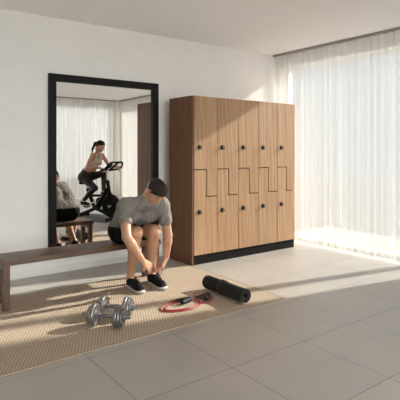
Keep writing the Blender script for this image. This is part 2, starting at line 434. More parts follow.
def window(n, lo, hi, axis, mull):
    """frame round an opening, bars at the given places, one pane in each bay."""
    x0 = lo[0]; bm = bmesh.new(); F = 0.05
    ia = 1 if axis == 'x' else 0
    def bx(a, b, z0, z1):
        l = list(lo); h = list(hi); l[ia] = a; h[ia] = b; l[2] = z0; h[2] = z1; box(bm, l, h, 0.004)
    bx(lo[ia], hi[ia], 0.0, F); bx(lo[ia], hi[ia], HEAD - F, HEAD)
    bx(lo[ia], lo[ia] + F, F, HEAD - F); bx(hi[ia] - F, hi[ia], F, HEAD - F)
    for c, w in mull: bx(c - w / 2, c + w / 2, F, HEAD - F)
    r = struct('window_%d' % n, bm, 'winframe')
    cuts = [lo[ia] + F] + [q for c, w in mull for q in (c - w / 2, c + w / 2)] + [hi[ia] - F]
    for a, b in zip(cuts[::2], cuts[1::2]):
        l = list(lo); h = list(hi); l[ia] = a; h[ia] = b; oa = 1 - ia; mid = (lo[oa] + hi[oa]) / 2; l[oa] = mid - 0.004; h[oa] = mid + 0.004; l[2] = F; h[2] = HEAD - F
        struct('window_pane', B(l, h), 'glass', parent=r)
window(1, (WALL_X + 0.14, O1, 0), (WALL_X + 0.21, O2, HEAD), 'x', [(2.83, 0.13)])
window(2, (REC_X + 0.10, FRONT_Y + 0.2, 0), (REC_X + 0.17, REC_Y - 0.25, HEAD), 'x', [(-0.4, 0.09)])
window(3, (-1.2, FRONT_Y - 0.17, 0), (REC_X - 0.25, FRONT_Y - 0.10, HEAD), 'y', [(0.6, 0.09), (2.4, 0.09), (4.2, 0.09)])  # unseen bare stretch beyond the reflected curtain is added to let in fill light

# curtains
def curtain(label, p0, p1, mat, seed, pitch=0.105, amp=0.017, zt=2.787, zb=0.012):
    rnd = random.Random(seed)
    p0 = Vector(p0); p1 = Vector(p1); Ln = (p1 - p0).length; d = (p1 - p0) / Ln; nrm = Vector((-d.y, d.x, 0))
    root = thing('sheer_curtain', label, 'curtain', ((p0 + p1) / 2).to_tuple())
    per = 18; cols = int(Ln / pitch * per); zs = [zb, 0.4, 0.9, 1.5, 2.1, 2.5, zt - 0.07]
    ph = 0.0; offs = []; am = 1.0
    for i in range(cols + 1):
        if i % per == 0: am = rnd.uniform(0.55, 1.35); pw = rnd.uniform(0.85, 1.15)
        ph += 2 * PI / per * pw; offs.append((math.sin(ph) + 0.25 * math.sin(2.3 * ph + 1)) * am)
    c0 = (p0 + p1) / 2
    def sheet(zlist, f):
        bm = bmesh.new(); grid = []
        for z in zlist:
            k = f(z); grid.append([bm.verts.new((p0 - c0) + d * (Ln * i / cols) + nrm * (amp * k * (offs[i] + 0.25 * math.sin(i * 0.11 + z * 1.3))) + Vector((0, 0, z))) for i in range(cols + 1)])
        for a, b in zip(grid, grid[1:]):
            for i in range(cols): bm.faces.new((a[i], a[i + 1], b[i + 1], b[i]))
        return bm
    obj('curtain_fabric', sheet(zs, lambda z: 1.15 - 0.22 * z / 2.8), mat, root)
    obj('heading_tape', sheet([zt - 0.07, zt], lambda z: 0.9), mat, root)
    return root
curtain('white sheer floor length curtain over the sunlit window right of the lockers', (WALL_X - 0.10, WALL_Y - 0.03, 0), (WALL_X - 0.10, 1.95, 0), 'sheer', 1)
curtain('pale sheer curtain seen in the mirror behind the exercise bike, left of the corner', (REC_X - 0.16, FRONT_Y + 0.09, 0), (4.1, FRONT_Y + 0.09, 0), 'sheer_dense', 2)
curtain('warm white sheer curtain seen in the mirror, right of the corner near its frame', (REC_X - 0.09, REC_Y - 0.05, 0), (REC_X - 0.09, FRONT_Y + 0.14, 0), 'sheer_dense', 3)
def track(label, lo, hi):
    r = thing('curtain_track', label, 'curtain track', ((lo[0] + hi[0]) / 2, (lo[1] + hi[1]) / 2, lo[2]))
    c = r.location; bm = bmesh.new(); box(bm, Vector(lo) - c, Vector(hi) - c, 0.003); obj('rail', bm, 'track', r)
    for e in (0, 1):
        ax = 0 if hi[0] - lo[0] > hi[1] - lo[1] else 1; l = Vector(lo) - c; h = Vector(hi) - c
        if e: l[ax] = h[ax] + 0.0005; h[ax] += 0.014
        else: h[ax] = l[ax] - 0.0005; l[ax] -= 0.014
        obj('end_cap', B(l, h, 0.003), 'track', r)
track('thin grey track at the ceiling above the sheer curtain right of the lockers', (WALL_X - 0.125, 1.95, 2.790), (WALL_X - 0.075, WALL_Y - 0.03, CEIL))
track('thin ceiling track of the reflected curtain behind the exercise bike', (4.1, FRONT_Y + 0.065, 2.790), (REC_X - 0.17, FRONT_Y + 0.115, CEIL))
track('thin ceiling track of the reflected curtain nearest the mirror frame', (REC_X - 0.115, FRONT_Y + 0.15, 2.790), (REC_X - 0.065, REC_Y - 0.05, CEIL))

# ------------------------------------------------------------------ lockers
LX0, LX1, LYF, LYB, LH = 3.206, 4.983, 4.42, 4.90, 2.0
def lockers():
    root = thing('locker_bank', 'tall oak locker bank with ten interlocking Z-shaped doors on a black plinth', 'locker', ((LX0 + LX1) / 2, (LYF + LYB) / 2, 0))
    off = Vector((-(LX0 + LX1) / 2, -(LYF + LYB) / 2, 0))
    def add(name, bm, mat, par=root, **kw):
        bmesh.ops.translate(bm, vec=off, verts=bm.verts); return obj(name, bm, mat, par, **kw)
    T = 0.022; G = 0.010
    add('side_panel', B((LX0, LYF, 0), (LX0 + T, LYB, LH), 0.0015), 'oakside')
    add('side_panel', B((LX1 - T * 0.5, LYF + 0.02, 0), (LX1, LYB, LH), 0.0015), 'oak')
    add('top_panel', B((LX0 + T + 0.0005, LYF + 0.021, LH - 0.02), (LX1 - T * 0.5 - 0.0005, LYB, LH), 0.0015), 'oak')
    add('carcass', B((LX0 + T + 0.0005, LYF + 0.0215, 0.1), (LX1 - T * 0.5 - 0.0005, LYB, LH - 0.0205)), 'void')
    add('plinth', B((LX0 + T + 0.0005, LYF + 0.012, 0), (LX1, LYF + 0.0195, 0.108)), 'plinth')
    x0 = LX0 + T + G; x1 = LX1; w = (x1 - x0) / 5; g = 0.0028; zb, zt = 0.114, LH - 0.001
    Z1, Z2 = 1.126, 0.80; q = 0.0062; yf, yb = LYF, LYF + 0.02
    for i in range(5):
        a = x0 + i * w + (g if i else 0.001); b = x0 + (i + 1) * w - (g if i < 4 else 0.0); mx = (a + b) / 2 + 0.008; r = 0.012
        def arc(cx, cz, a0, a1, n=4): return [(cx + r * math.cos(math.radians(a0 + (a1 - a0) * k / n)), cz + r * math.sin(math.radians(a0 + (a1 - a0) * k / n))) for k in range(n + 1)]
        up = [(a, zt), (a, Z1 + q)] + arc(mx + q - r, Z1 + q - r, 90, 0)[0:] + arc(mx + q + r, Z2 + q + r, 180, 270) + [(b, Z2 + q), (b, zt)]
        lo_ = [(a, zb), (b, zb), (b, Z2 - q)] + arc(mx - q + r, Z2 - q + r, 270, 180) + arc(mx - q - r, Z1 - q - r, 0, 90) + [(a, Z1 - q)]
        for poly, kz in ((up, 1.392), (lo_, 0.622)):
            d = add('door', prism(bmesh.new(), poly, 'y', yf, yb, 0.0012), 'oak')
            c = Vector((a + 0.075, yf, kz)) + off
            kb = lathe(bmesh.new(), [(0.0045, 0.0235), (0.018, 0.0245), (0.024, 0.0235), (0.026, 0.020), (0.026, 0.0)], c, (0, -1, 0), 24)
            k = obj('knob', kb, 'knob', d, smooth=True)
            obj('rose', lathe(bmesh.new(), [(0.0002, 0.0), (0.0002, 0.029), (0.003, 0.029), (0.0042, 0.026), (0.0042, 0.0)], c, (0, -1, 0), 24), 'knob', k, smooth=True)
            sl = bmesh.new(); cc = c + Vector((0, -0.0265, 0)); box(sl, cc - Vector((0.0022, 0.001, 0.009)), cc + Vector((0.0022, 0.001, 0.009)))
            obj('key_slot', sl, 'steel', d)
lockers()

# ------------------------------------------------------------------ mirror
MYAW = math.radians(0.0); MW, MZ0, MZ1 = 1.40, 0.19, 2.20
mr_pos = Vector((3.135, 5.069, 0))
def mirror():
    root = thing('wall_mirror', 'large black framed mirror on the wall behind the bench, reflecting the cyclist', 'mirror', mr_pos, MYAW)
    F = 0.082; D0, D1 = -0.032, 0.010
    fr = bmesh.new()
    outer = [(-MW, MZ0), (0, MZ0), (0, MZ1), (-MW, MZ1)]; inner = [(-MW + F, MZ0 + F), (-F, MZ0 + F), (-F, MZ1 - F), (-MW + F, MZ1 - F)]
    vo = {}
    for y in (D0, D1): vo[y] = ([fr.verts.new((p[0], y, p[1])) for p in outer], [fr.verts.new((p[0], y, p[1])) for p in inner])
    for i in range(4):
        j = (i + 1) % 4
        (o0, i0), (o1, i1) = vo[D0], vo[D1]
        fr.faces.new((o0[i], o0[j], i0[j], i0[i])); fr.faces.new((o1[i], i1[i], i1[j], o1[j]))
        fr.faces.new((o0[i], o1[i], o1[j], o0[j])); fr.faces.new((i0[i], i0[j], i1[j], i1[i]))
    bmesh.ops.recalc_face_normals(fr, faces=fr.faces)
    bmesh.ops.bevel(fr, geom=[e for e in fr.edges if e.calc_face_angle(0) > 0.5], offset=0.003, segments=1, affect='EDGES')
    obj('frame', fr, 'black', root)
    obj('mirror_glass', B((-MW + F - 0.006, 0.0, MZ0 + F - 0.006), (-F + 0.006, 0.006, MZ1 - F + 0.006)), 'mirror', root)
mirror()

# ------------------------------------------------------------------ bench
BT = 0.437; BX0, BX1, BY0, BY1 = 1.02, 2.57, 4.08, 4.40
def bench():
    r = thing('bench', 'low dark brown wooden bench in front of the mirror, under the seated man', 'bench', ((BX0 + BX1) / 2, (BY0 + BY1) / 2, 0))
    hx, hy = (BX1 - BX0) / 2, (BY1 - BY0) / 2
    obj('seat', B((-hx, -hy, BT - 0.05), (hx, hy, BT), 0.006), 'walnut', r)
    for sx in (-1, 1):
        for sy in (-1, 1):
            cx, cy = sx * (hx - 0.036), sy * (hy - 0.045)
            obj('leg', B((cx - 0.026, cy - 0.026, 0.0085), (cx + 0.026, cy + 0.026, BT - 0.0505), 0.004), 'walnut', r)
        obj('end_rail', B((sx * (hx - 0.036) - 0.014, -hy + 0.072, BT - 0.11), (sx * (hx - 0.036) + 0.014, hy - 0.072, BT - 0.0505), 0.003), 'walnut', r)
bench()

# ------------------------------------------------------------------ rug
def rug():
    x0, x1, y0, y1 = 0.62, 3.19, 2.945, 4.47
    r = thing('rug', 'beige flat woven rug on the tiles in front of the bench', 'rug', ((x0 + x1) / 2, (y0 + y1) / 2, 0))
    hx, hy = (x1 - x0) / 2, (y1 - y0) / 2
    obj('pile', B((-hx + 0.02, -hy + 0.02, 0.0005), (hx - 0.02, hy - 0.02, 0.0075)), 'rug', r)
    b = bmesh.new(); box(b, (-hx, -hy, 0.0004), (hx, -hy + 0.0195, 0.0085), 0.002); box(b, (-hx, hy - 0.0195, 0.0004), (hx, hy, 0.0085), 0.002)
    box(b, (-hx, -hy + 0.0196, 0.0004), (-hx + 0.0195, hy - 0.0196, 0.0085), 0.002); box(b, (hx - 0.0195, -hy + 0.0196, 0.0004), (hx, hy - 0.0196, 0.0085), 0.002)
    obj('binding', b, 'rugedge', r)
rug()
RT = 0.0076

# ------------------------------------------------------------------ dumbbells
def dumbbell():
    r = thing('dumbbell', '', 'dumbbell', (0, 0, 0)); R = 0.083; ax = (1, 0, 0)
    prof = [(-0.195, 0), (-0.195, 0.0115), (-0.190, 0.0135), (-0.078, 0.0135), (-0.076, 0.0135), (-0.070, 0.0155), (0.0, 0.018), (0.070, 0.0155), (0.076, 0.0135), (0.190, 0.0135), (0.195, 0.0115), (0.195, 0)]
    obj('handle', lathe(bmesh.new(), prof, (0, 0, 0), ax, 20), 'chrome', r, smooth=True)
    def plate(c, R, t):
        p = [(-t / 2, 0.0142), (-t / 2, R * 0.34), (-t / 2 + 0.004, R * 0.42), (-t / 2 + 0.004, R * 0.74), (-t / 2, R * 0.82), (-t / 2, R * 0.955), (-t / 2 + 0.004, R), (t / 2 - 0.004, R), (t / 2, R * 0.955), (t / 2, R * 0.82), (t / 2 - 0.004, R * 0.74), (t / 2 - 0.004, R * 0.42), (t / 2, R * 0.34), (t / 2, 0.0142)]
        return lathe(bmesh.new(), p, (c, 0, 0), ax, 40, closed=True)
    for s in (-1, 1):
        obj('collar', lathe(bmesh.new(), [(-0.004, 0.0185), (-0.004, 0.025), (0.004, 0.025), (0.004, 0.0185)], (s * 0.0755, 0, 0), ax, 24, closed=True), 'chrome', r, smooth=True)
        obj('weight_plate', plate(s * 0.094, R, 0.027), 'chrome', r, smooth=True)
        obj('weight_plate', plate(s * 0.119, R * 0.93, 0.020), 'chrome', r, smooth=True)
        obj('weight_plate', plate(s * 0.1365, R * 0.70, 0.014), 'chrome', r, smooth=True)
        nb = bmesh.new(); hexa = [(0.026 * math.cos(k * PI / 3), 0.026 * math.sin(k * PI / 3)) for k in range(6)]
        obj('spin_lock_nut', prism(nb, hexa, 'x', s * 0.144, s * 0.158, 0.002), 'chrome', r)
    return r
db = dumbbell(); d2 = copy_tree(db)
for o, px, py, a, lab in ((db, 1.572, 3.285, -50, 'nearer grey metal dumbbell at the front of the rug, closest to its front edge'), (d2, 1.722, 3.435, -47, 'farther grey metal dumbbell lying behind the other one, nearer the bench')):
    o.location = (px, py, 0.083 + RT + 0.0004); o.rotation_euler = (0, 0, math.radians(a)); o['label'] = lab; o['group'] = 'dumbbells on the rug'

# ------------------------------------------------------------------ rolled mat
def yoga_mat():
    R, LN = 0.066, 0.565; y0, y1 = -LN / 2, LN / 2
    r = thing('exercise_mat_roll', 'rolled up black exercise mat with a strap, near the right edge of the rug', 'exercise mat', (2.782, 3.305, RT + R + 0.0042), math.radians(-1.5))
    turns = 5.2; th = 0.0066; rin = 0.025; n = 220; bm = bmesh.new(); rows = []
    for i in range(n + 1):
        t = i / n; a = -PI * 0.62 + 2 * PI * turns * (t - 1); rr = rin + (R - rin) * t
        ri = rr - th * (1.0 if t < 0.985 else 0.6)
        c, s = math.cos(a), math.sin(a)
        rows.append([bm.verts.new((rr * c, y0, rr * s)), bm.verts.new((rr * c, y1, rr * s)), bm.verts.new((ri * c, y1, ri * s)), bm.verts.new((ri * c, y0, ri * s))])
    for a, b in zip(rows, rows[1:]):
        for k in range(4): bm.faces.new((a[k], a[(k + 1) % 4], b[(k + 1) % 4], b[k]))
    bm.faces.new(rows[0]); bm.faces.new(rows[-1]); bmesh.ops.recalc_face_normals(bm, faces=bm.faces)
    obj('rolled_mat', bm, 'matroll', r, smooth=True)
    st = lathe(bmesh.new(), [(-0.016, R + 0.0006), (-0.016, R + 0.003), (0.016, R + 0.003), (0.016, R + 0.0006)], (0, 0.045, 0), (0, 1, 0), 48, closed=True)
    so = obj('strap', st, 'strap', r, smooth=True)
    obj('buckle', B((-0.012, 0.032, R + 0.0032), (0.012, 0.058, R + 0.006), 0.001), 'strap', so)
yoga_mat()

# ------------------------------------------------------------------ resistance band
def band():
    r = thing('resistance_band', 'red resistance tube with black handles looped on the rug beside the rolled mat', 'resistance band', (2.335, 3.32, RT + 0.0008))
    z = 0.0052
    W = lambda x, y, dz=0: (x - 2.35, y - 3.38, z + dz)
    pts = [W(2.455, 3.47), W(2.37, 3.525), W(2.24, 3.50), W(2.13, 3.43), W(2.11, 3.35), W(2.19, 3.285), W(2.31, 3.255), W(2.43, 3.29), W(2.505, 3.375), W(2.47, 3.455, .0104), W(2.36, 3.475), W(2.235, 3.46), W(2.155, 3.40),
           W(2.155, 3.345), W(2.22, 3.31), W(2.33, 3.295, .0), W(2.455, 3.35, .0), W(2.53, 3.44, .0104), W(2.60, 3.485), W(2.655, 3.46), W(2.665, 3.40), W(2.62, 3.345), W(2.55, 3.32), W(2.49, 3.325, .0), W(2.50, 3.36, .0104), W(2.56, 3.385)]
    obj('tube', tube(bmesh.new(), spline(pts, 8), 0.0052, 10), 'redtube', r, smooth=True)
    for (c, a) in (((2.385, 3.43), 0.3), ((2.60, 3.405), 0.7)):
        ca, sa = math.cos(a), math.sin(a)
        P = lambda u, v, w: (c[0] - 2.35 + ca * u - sa * v, c[1] - 3.38 + sa * u + ca * v, w)
        g = obj('handle', tube(bmesh.new(), [P(-0.062, -0.012, 0.022), P(-0.058, -0.012, 0.022), P(0, -0.014, 0.022), P(0.058, -0.012, 0.022), P(0.062, -0.012, 0.022)], [0.014, 0.0205, 0.0215, 0.0205, 0.014], 16), 'rubber', r, smooth=True)
        obj('webbing', tube(bmesh.new(), spline([P(-0.066, -0.012, 0.032), P(-0.070, 0.025, 0.026), P(-0.035, 0.062, 0.018), P(0.0, 0.072, 0.0165), P(0.035, 0.062, 0.018), P(0.070, 0.025, 0.026), P(0.066, -0.012, 0.032)], 6), 0.0085, 10, flat=0.6), 'strap', g, smooth=True)
        obj('connector', tube(bmesh.new(), [P(0, 0.066, 0.017), P(0, 0.098, 0.011)], [0.009, 0.0075], 12), 'rubber', g, smooth=True)
band()

# ------------------------------------------------------------------ people
def head_frame(c, yaw_dir, pitch, roll=0.0):
    f = unit(yaw_dir); up = V3(0, 0, 1); left = np.cross(up, f)
    F = f * math.cos(pitch) - up * math.sin(pitch); U = up * math.cos(pitch) + f * math.sin(pitch)
    if roll:
        L2 = left * math.cos(roll) + U * math.sin(roll); U = U * math.cos(roll) - left * math.sin(roll); left = L2
    R = np.stack([F, left, U], 1); c = np.array(c, float)
    return c, R, (lambda a, b, d, s=1.0: c + R @ (V3(a, b, d) * s))
def add_head(S, fr, s=1.0):
    c, R, P = fr; E = lambda p, rad, k=0.015, op='u': S.ell(P(*p, s), np.array(rad) * s, R, k, op)
    E((-.005, 0, .030), (.097, .076, .088), 0.02)
    E((.022, 0, -.040), (.066, .058, .072), 0.025)
    E((.055, 0, -.088), (.030, .030, .022), 0.02)
    for q in (-1, 1):
        E((.050, .040 * q, -.022), (.032, .026, .028), 0.02)
        S.cone(P(.074, .016 * q, .028, s), P(.060, .050 * q, .022, s), .012 * s, .011 * s, 0.012)
        E((.094, .031 * q, .008), (.017, .017, .011), 0.012, 's')
        E((-.006, .077 * q, -.004), (.019, .009, .031), 0.008)
    S.cone(P(.084, 0, .018, s), P(.103, 0, -.022, s), .0075 * s, .0115 * s, 0.010)
    for q in (-1, 1): S.cone(P(.094, .010 * q, -.026, s), P(.092, .011 * q, -.027, s), .008 * s, .008 * s, 0.006)
    E((.079, 0, -.057), (.010, .024, .011), 0.012)
def face_parts(root, fr, s=1.0, lipmat='lips'):
    c, R, P = fr
    bm = bmesh.new(); tube(bm, [P(.083, .022, -.056, s), P(.089, .008, -.0535, s), P(.090, 0, -.0545, s), P(.089, -.008, -.0535, s), P(.083, -.022, -.056, s)], [.002 * s, .0046 * s, .0044 * s, .0046 * s, .002 * s], 8)
    tube(bm, [P(.083, .020, -.059, s), P(.088, 0, -.0625, s), P(.083, -.020, -.059, s)], [.002 * s, .0056 * s, .002 * s], 8)
    obj('lips', bm, lipmat, root, smooth=True)
    for q in (-1, 1):
        bm = bmesh.new(); bmesh.ops.create_icosphere(bm, subdivisions=3, radius=.0125 * s, matrix=Matrix.Translation(P(.0665, .031 * q, .006, s)))
        e = obj('eye', bm, 'eye', root, smooth=True)
        bm = bmesh.new(); bmesh.ops.create_icosphere(bm, subdivisions=2, radius=.0062 * s, matrix=Matrix.Translation(P(.0744, .031 * q, .0035, s))); obj('iris', bm, 'iris', e, smooth=True)
        bm = bmesh.new(); tube(bm, [P(.086, .014 * q, .0285, s), P(.0865, .030 * q, .033, s), P(.074, .050 * q, .029, s)], [.0028 * s, .0038 * s, .0018 * s], 8)
        obj('eyebrow', bm, 'hair', root, smooth=True)
def add_hand(S, wrist, d, palm_n, side, scale=1.0, curl=(28, 34, 24), spread=0.0, thumb_in=0.35, k=0.006):
    """wrist, pointing direction, palm normal (the way the palm faces); side=+1/-1 says which side the thumb leaves."""
    w = np.array(wrist, float); d = unit(d); n = np.array(palm_n, float); n = unit(n - d * (n @ d)); t = np.cross(d, n) * side
    lens = [(.043, .026, .020), (.047, .029, .022), (.044, .027, .021), (.035, .021, .018)]
    offs = [.030, .010, -.010, -.029]
    for i in range(4):
        kn = w + (d * (.092 - abs(i - 1.2) * .004) + t * offs[i]) * scale
        S.cone(w + t * offs[i] * .55 * scale + d * .01, kn, .0175 * scale, .0125 * scale, 0.012)
        p = kn; ang = 0.0
        sp = t * spread * (1.2 - i) * 0.5
        for j in range(3):
            ang += math.radians(curl[j] * (1.0 + 0.12 * (i - 1)))
            q = p + unit(d * math.cos(ang) + n * math.sin(ang) + sp * math.cos(ang)) * lens[i][j] * scale
            S.cone(p, q, (.0100 - .0009 * j) * scale, (.0092 - .0009 * j) * scale, k if j else 0.006); p = q
    a = w + (d * .022 + t * .022) * scale; b = a + (unit(d * .62 + t * .62 + n * .35)) * .042 * scale
    c = b + unit(d * (1 - thumb_in * .2) + t * (.30 - thumb_in * .6) + n * (.3 + thumb_in * .5)) * .034 * scale
    e = c + unit(d * .9 + t * (.1 - thumb_in) + n * (.35 + thumb_in)) * .026 * scale
    S.cone(a, b, .018 * scale, .0135 * scale, 0.012); S.cone(b, c, .0125 * scale, .0108 * scale, 0.005); S.cone(c, e, .0108 * scale, .0085 * scale, 0.005)
    return w + d * .09 * scale
def add_arm(S, sh, el, wr, r=(.052, .044, .040, .027)):
    sh, el, wr = map(lambda v: np.array(v, float), (sh, el, wr)); m = sh + (el - sh) * .45; f = el + (wr - el) * .28
    S.cone(sh, m, r[0], r[0] * .95, 0.02); S.cone(m, el, r[0] * .95, r[1] * .92, 0.015); S.cone(el, f, r[1] * .95, r[2] * 1.06, 0.015); S.cone(f, wr, r[2] * 1.06, r[3], 0.015)
def add_leg(S, hip, kn, an, r=(.085, .058, .056, .036), back=(0, 1, 0)):
    hip, kn, an, back = map(lambda v: np.array(v, float), (hip, kn, an, back))
    S.cone(hip, kn, r[0], r[1], 0.03); cf = kn + (an - kn) * .30 + back * .018; m = kn + (an - kn) * .62 + back * .008
    S.cone(kn, cf, r[1] * .93, r[2], 0.02); S.cone(cf, m, r[2], r[3] * 1.18, 0.02); S.cone(m, an, r[3] * 1.15, r[3], 0.015)

def shoe(parent, heel, toe, s=1.0, upper='shoe', sole='sole', laces=True, z0=0.0, pitch=0.0, tag='shoe'):
    """trainer from the heel to the toe point (ground points)."""
    heel = np.array(heel, float); toe = np.array(toe, float); d = unit(toe - heel); up0 = V3(0, 0, 1); l = unit(np.cross(up0, d)); up = np.cross(d, l); Ln = np.linalg.norm(toe - heel)
    P = lambda a, b, c: heel + d * a * Ln + l * b * s + up * c * s
    S = Sdf(); K = 0.02
    S.cone(P(.13, 0, .050), P(.16, 0, .075), .036 * s, .036 * s, K); S.cone(P(.16, 0, .050), P(.52, 0, .045), .036 * s, .040 * s, K); S.cone(P(.52, 0, .045), P(.80, -.002, .036), .041 * s, .034 * s, K)
    S.cone(P(.70, .010, .036), P(.80, .010, .034), .034 * s, .028 * s, K); S.cone(P(.70, -.014, .036), P(.84, -.008, .034), .032 * s, .026 * s, K)
    S.cone(P(.18, 0, .075), P(.45, 0, .062), .038 * s, .034 * s, K); S.cone(P(.15, 0, .095), P(.26, 0, .092), .038 * s, .039 * s, K)
    S.plane(P(.2, 0, .112), unit(up * 1.0 + d * .18)); S.plane(P(.5, 0, .021), -up)
    o = obj(tag, S.mesh('shoe', 0.0045), upper, parent, smooth=True)
    n = 40; prof = []
    for i in range(n):
        t = 2 * PI * i / n; a = 0.5 - 0.5 * math.cos(t); w = .040 * (1 - 0.18 * math.exp(-((a - .42) / .18) ** 2)) * (math.sqrt(max(0, 1 - ((a - .5) / .5) ** 4)) ** 0.9) * (1.08 if a > .5 else 0.93)
        prof.append((a, w * (1 if math.sin(t) > 0 else -1)))
    bm = bmesh.new(); rings = []
    for (c, g) in ((.0, .94), (.004, 1.0), (.014, 1.02), (.020, .97), (.025, .86)):
        rings.append([bm.verts.new(P((a - .5) * (1.0 if g <= 1 else 1.01) * (g * .5 + .5) + .5, b * g, c + .020 * max(0, a - .78) ** 1.5 * 4 + .010 * max(0, .12 - a) * 3)) for a, b in prof])
    for p, q in zip(rings, rings[1:]):
        for i in range(n): bm.faces.new((p[i], p[(i + 1) % n], q[(i + 1) % n], q[i]))
    bm.faces.new(rings[0]); bm.faces.new(rings[-1]); bmesh.ops.recalc_face_normals(bm, faces=bm.faces)
    obj('sole', bm, sole, o, smooth=True)
    if laces:
        bm = bmesh.new()
        for k in range(4):
            a = .36 + .085 * k; h = .099 - .0075 * k
            tube(bm, [P(a, -.026, h - .016), P(a + .02, -.012, h), P(a + .03, .012, h), P(a + .05, .026, h - .016)], .0028 * s, 6)
        tube(bm, spline([Vector(P(.34, .01, .10)), Vector(P(.40, .05, .085)), Vector(P(.46, .055, .05)), Vector(P(.42, .03, .095))], 6), .0024 * s, 6)
        obj('laces', bm, upper, o, smooth=True)
    return o

# ---- the seated man
def man():
    C0 = V3(2.245, 4.20, .565); S0 = V3(2.232, 3.855, .838)
    sh = unit(V3(.94, -.34, -.01)); xs = V3(1, 0, 0)
    t = unit(S0 - C0); back = unit(np.cross(t, -xs)); back = back if back[2] > 0 else -back
    Mid = (C0 + S0) / 2 + back * .030; side_m = unit(xs + sh); Ch = S0 - t * .13 + back * .012
    SR = S0 - sh * .185 - V3(0, 0, .022); SL = S0 + sh * .182 - V3(0, 0, .012)
    hipR, hipL = V3(2.150, 4.20, .545), V3(2.335, 4.20, .545)
    knR, knL = V3(2.152, 3.85, .585), V3(2.333, 3.83, .582)
    anR, anL = V3(2.205, 4.07, .105), V3(2.443, 4.06, .105)
    elR, elL = V3(1.990, 3.74, .575), V3(2.492, 3.835, .53)
    wrR, wrL = V3(2.165, 3.755, .330), V3(2.508, 3.895, .295)
    hd = head_frame((2.270, 3.712, .975), (.16, -1, 0), math.radians(56), math.radians(4))
    root = thing('person', 'man in grey t-shirt and black shorts seated on the bench tying his shoe', 'person', (2.29, 4.2, BT))
    rel = -np.array(root.location)
    def part(name, S, mat, h=0.005, par=root, **kw):
        o = obj(name, S.mesh(name, h, **kw), mat, par, smooth=False); return o
    S = Sdf()
    def torso(S, g):
        for s in (-1, 1):
            S.cone(C0 + xs * s * .075, Mid + side_m * s * .078, .112 + g, .100 + g, 0.03)
            S.cone(Mid + side_m * s * .078, Ch + sh * s * .088, .100 + g, .108 + g, 0.04)
            S.cone(Ch + sh * s * .088 + back * .01, S0 + sh * s * .160 - t * .01, .095 + g, .066 + g, 0.04)
            S.cone(S0 + sh * s * .15, S0 + sh * s * .04 + t * .035 + back * .01, .060 + g, .052 + g, 0.04)
    torso(S, -.006)
    nb = S0 + t * .04; S.cone(nb, hd[2](-.03, 0, -.06), .062, .056, 0.03)
    add_head(S, hd, 1.02)
    add_arm(S, SR, elR, wrR, (.053, .045, .043, .0285)); add_arm(S, SL, elL, wrL, (.053, .045, .043, .0285))
    add_leg(S, hipR, knR, anR, (.088, .061, .059, .037)); add_leg(S, hipL, knL, anL, (.088, .061, .059, .037))
    S.cone(anR, anR + V3(0, -.13, -.055), .038, .026, 0.02); S.cone(anL, anL + V3(0, -.13, -.055), .038, .026, 0.02)
    tgt = V3(2.325, 3.800, .205)
    add_hand(S, wrR + unit(tgt - wrR) * .01, tgt - wrR, V3(.05, .85, -.30), -1, 1.02, (14, 26, 22), 0.3, 0.5)
    tl = V3(2.440, 3.895, .185)
    add_hand(S, wrL + unit(tl - wrL) * .01, tl - wrL + V3(0, -.01, -.02), V3(-.75, .6, -.1), 1, 1.02, (26, 38, 30), 0.2, 0.5)
    S.plane((0, 0, BT + .002), (0, 0, -1)) if False else None
    body = part('body', S, 'skin', 0.0045)
    # clothes
    S = Sdf(); torso(S, .010); S.cone(C0 + V3(0, 0, -.03), C0, .125, .125, .04); S.cone(C0 - xs * .08 + V3(0, .02, -.04), C0 + xs * .08 + V3(0, .02, -.04), .122, .122, .04); S.cone(S0 + t * .02, S0 + t * .055, .072, .066, .03); S.plane((0, 0, .605), (0, 0, -1)); 
    for (a, e) in ((SR, elR), (SL, elL)):
        m = a + (e - a) * .52; S.cone(a, m, .070, .066, 0.035)
    def cutters(S, a, e, f):
        pass
    folds = lambda X, Y, Z: .0035 * np.sin(60 * X + 35 * Z + 6 * np.sin(18 * Y)) * np.sin(26 * Y + 9 * np.sin(21 * X)) + .002 * np.sin(90 * Z + 40 * Y + 8 * np.sin(25 * X))
    shirt = S.mesh('t_shirt', 0.006, wob=folds)
    obj('t_shirt', trim_mesh(shirt, [(SR + (elR - SR) * .60, elR - SR, SR, .16), (SL + (elL - SL) * .60, elL - SL, SL, .16)]), 'shirt', root)
    S = Sdf(); S.cone(C0 - xs * .085 + V3(0, 0.0, -.01), C0 + xs * .085 + V3(0, 0.0, -.01), .122, .122, 0.03)
    for (a, k) in ((hipR, knR), (hipL, knL)):
        m = a + (k - a) * .70; S.cone(a, m, .102, .088, 0.02)
    S.plane((0, 0, BT + .0015), (0, 0, -1))
    f2 = lambda X, Y, Z: .003 * np.sin(50 * Y + 30 * Z) * np.sin(40 * X)
    S2 = S.mesh('shorts', 0.006, wob=f2)
    obj('shorts', trim_mesh(S2, [(hipR + (knR - hipR) * .80, knR - hipR, hipR, .2), (hipL + (knL - hipL) * .80, knL - hipL, hipL, .2)]), 'shorts', root)
    # hair
    c, R, P = hd; S = Sdf()
    S.ell(P(-.007, 0, .033), V3(.103, .080, .095), R, 0.01); S.ell(P(.030, .002, .078), V3(.070, .060, .056), R, 0.03)
    for q in (-1, 1): S.cone(P(.018, .070 * q, .030), P(.016, .072 * q, -.014), .011, .007, .012)
    S.plane(P(.088, 0, .066), R @ V3(.52, 0, -.85)); S.plane(P(0, 0, -.058), R @ V3(-.3, 0, -1))
    for q in (-1, 1): S.ell(P(-.003, .088 * q, -.010), V3(.030, .030, .040), R, 0.006, 's')
    st = lambda X, Y, Z: .0030 * np.sin(190 * X + 60 * Z + 3 * np.sin(40 * Y)) * np.sin(120 * Y + 90 * Z) + .002 * np.sin(260 * X - 90 * Y)
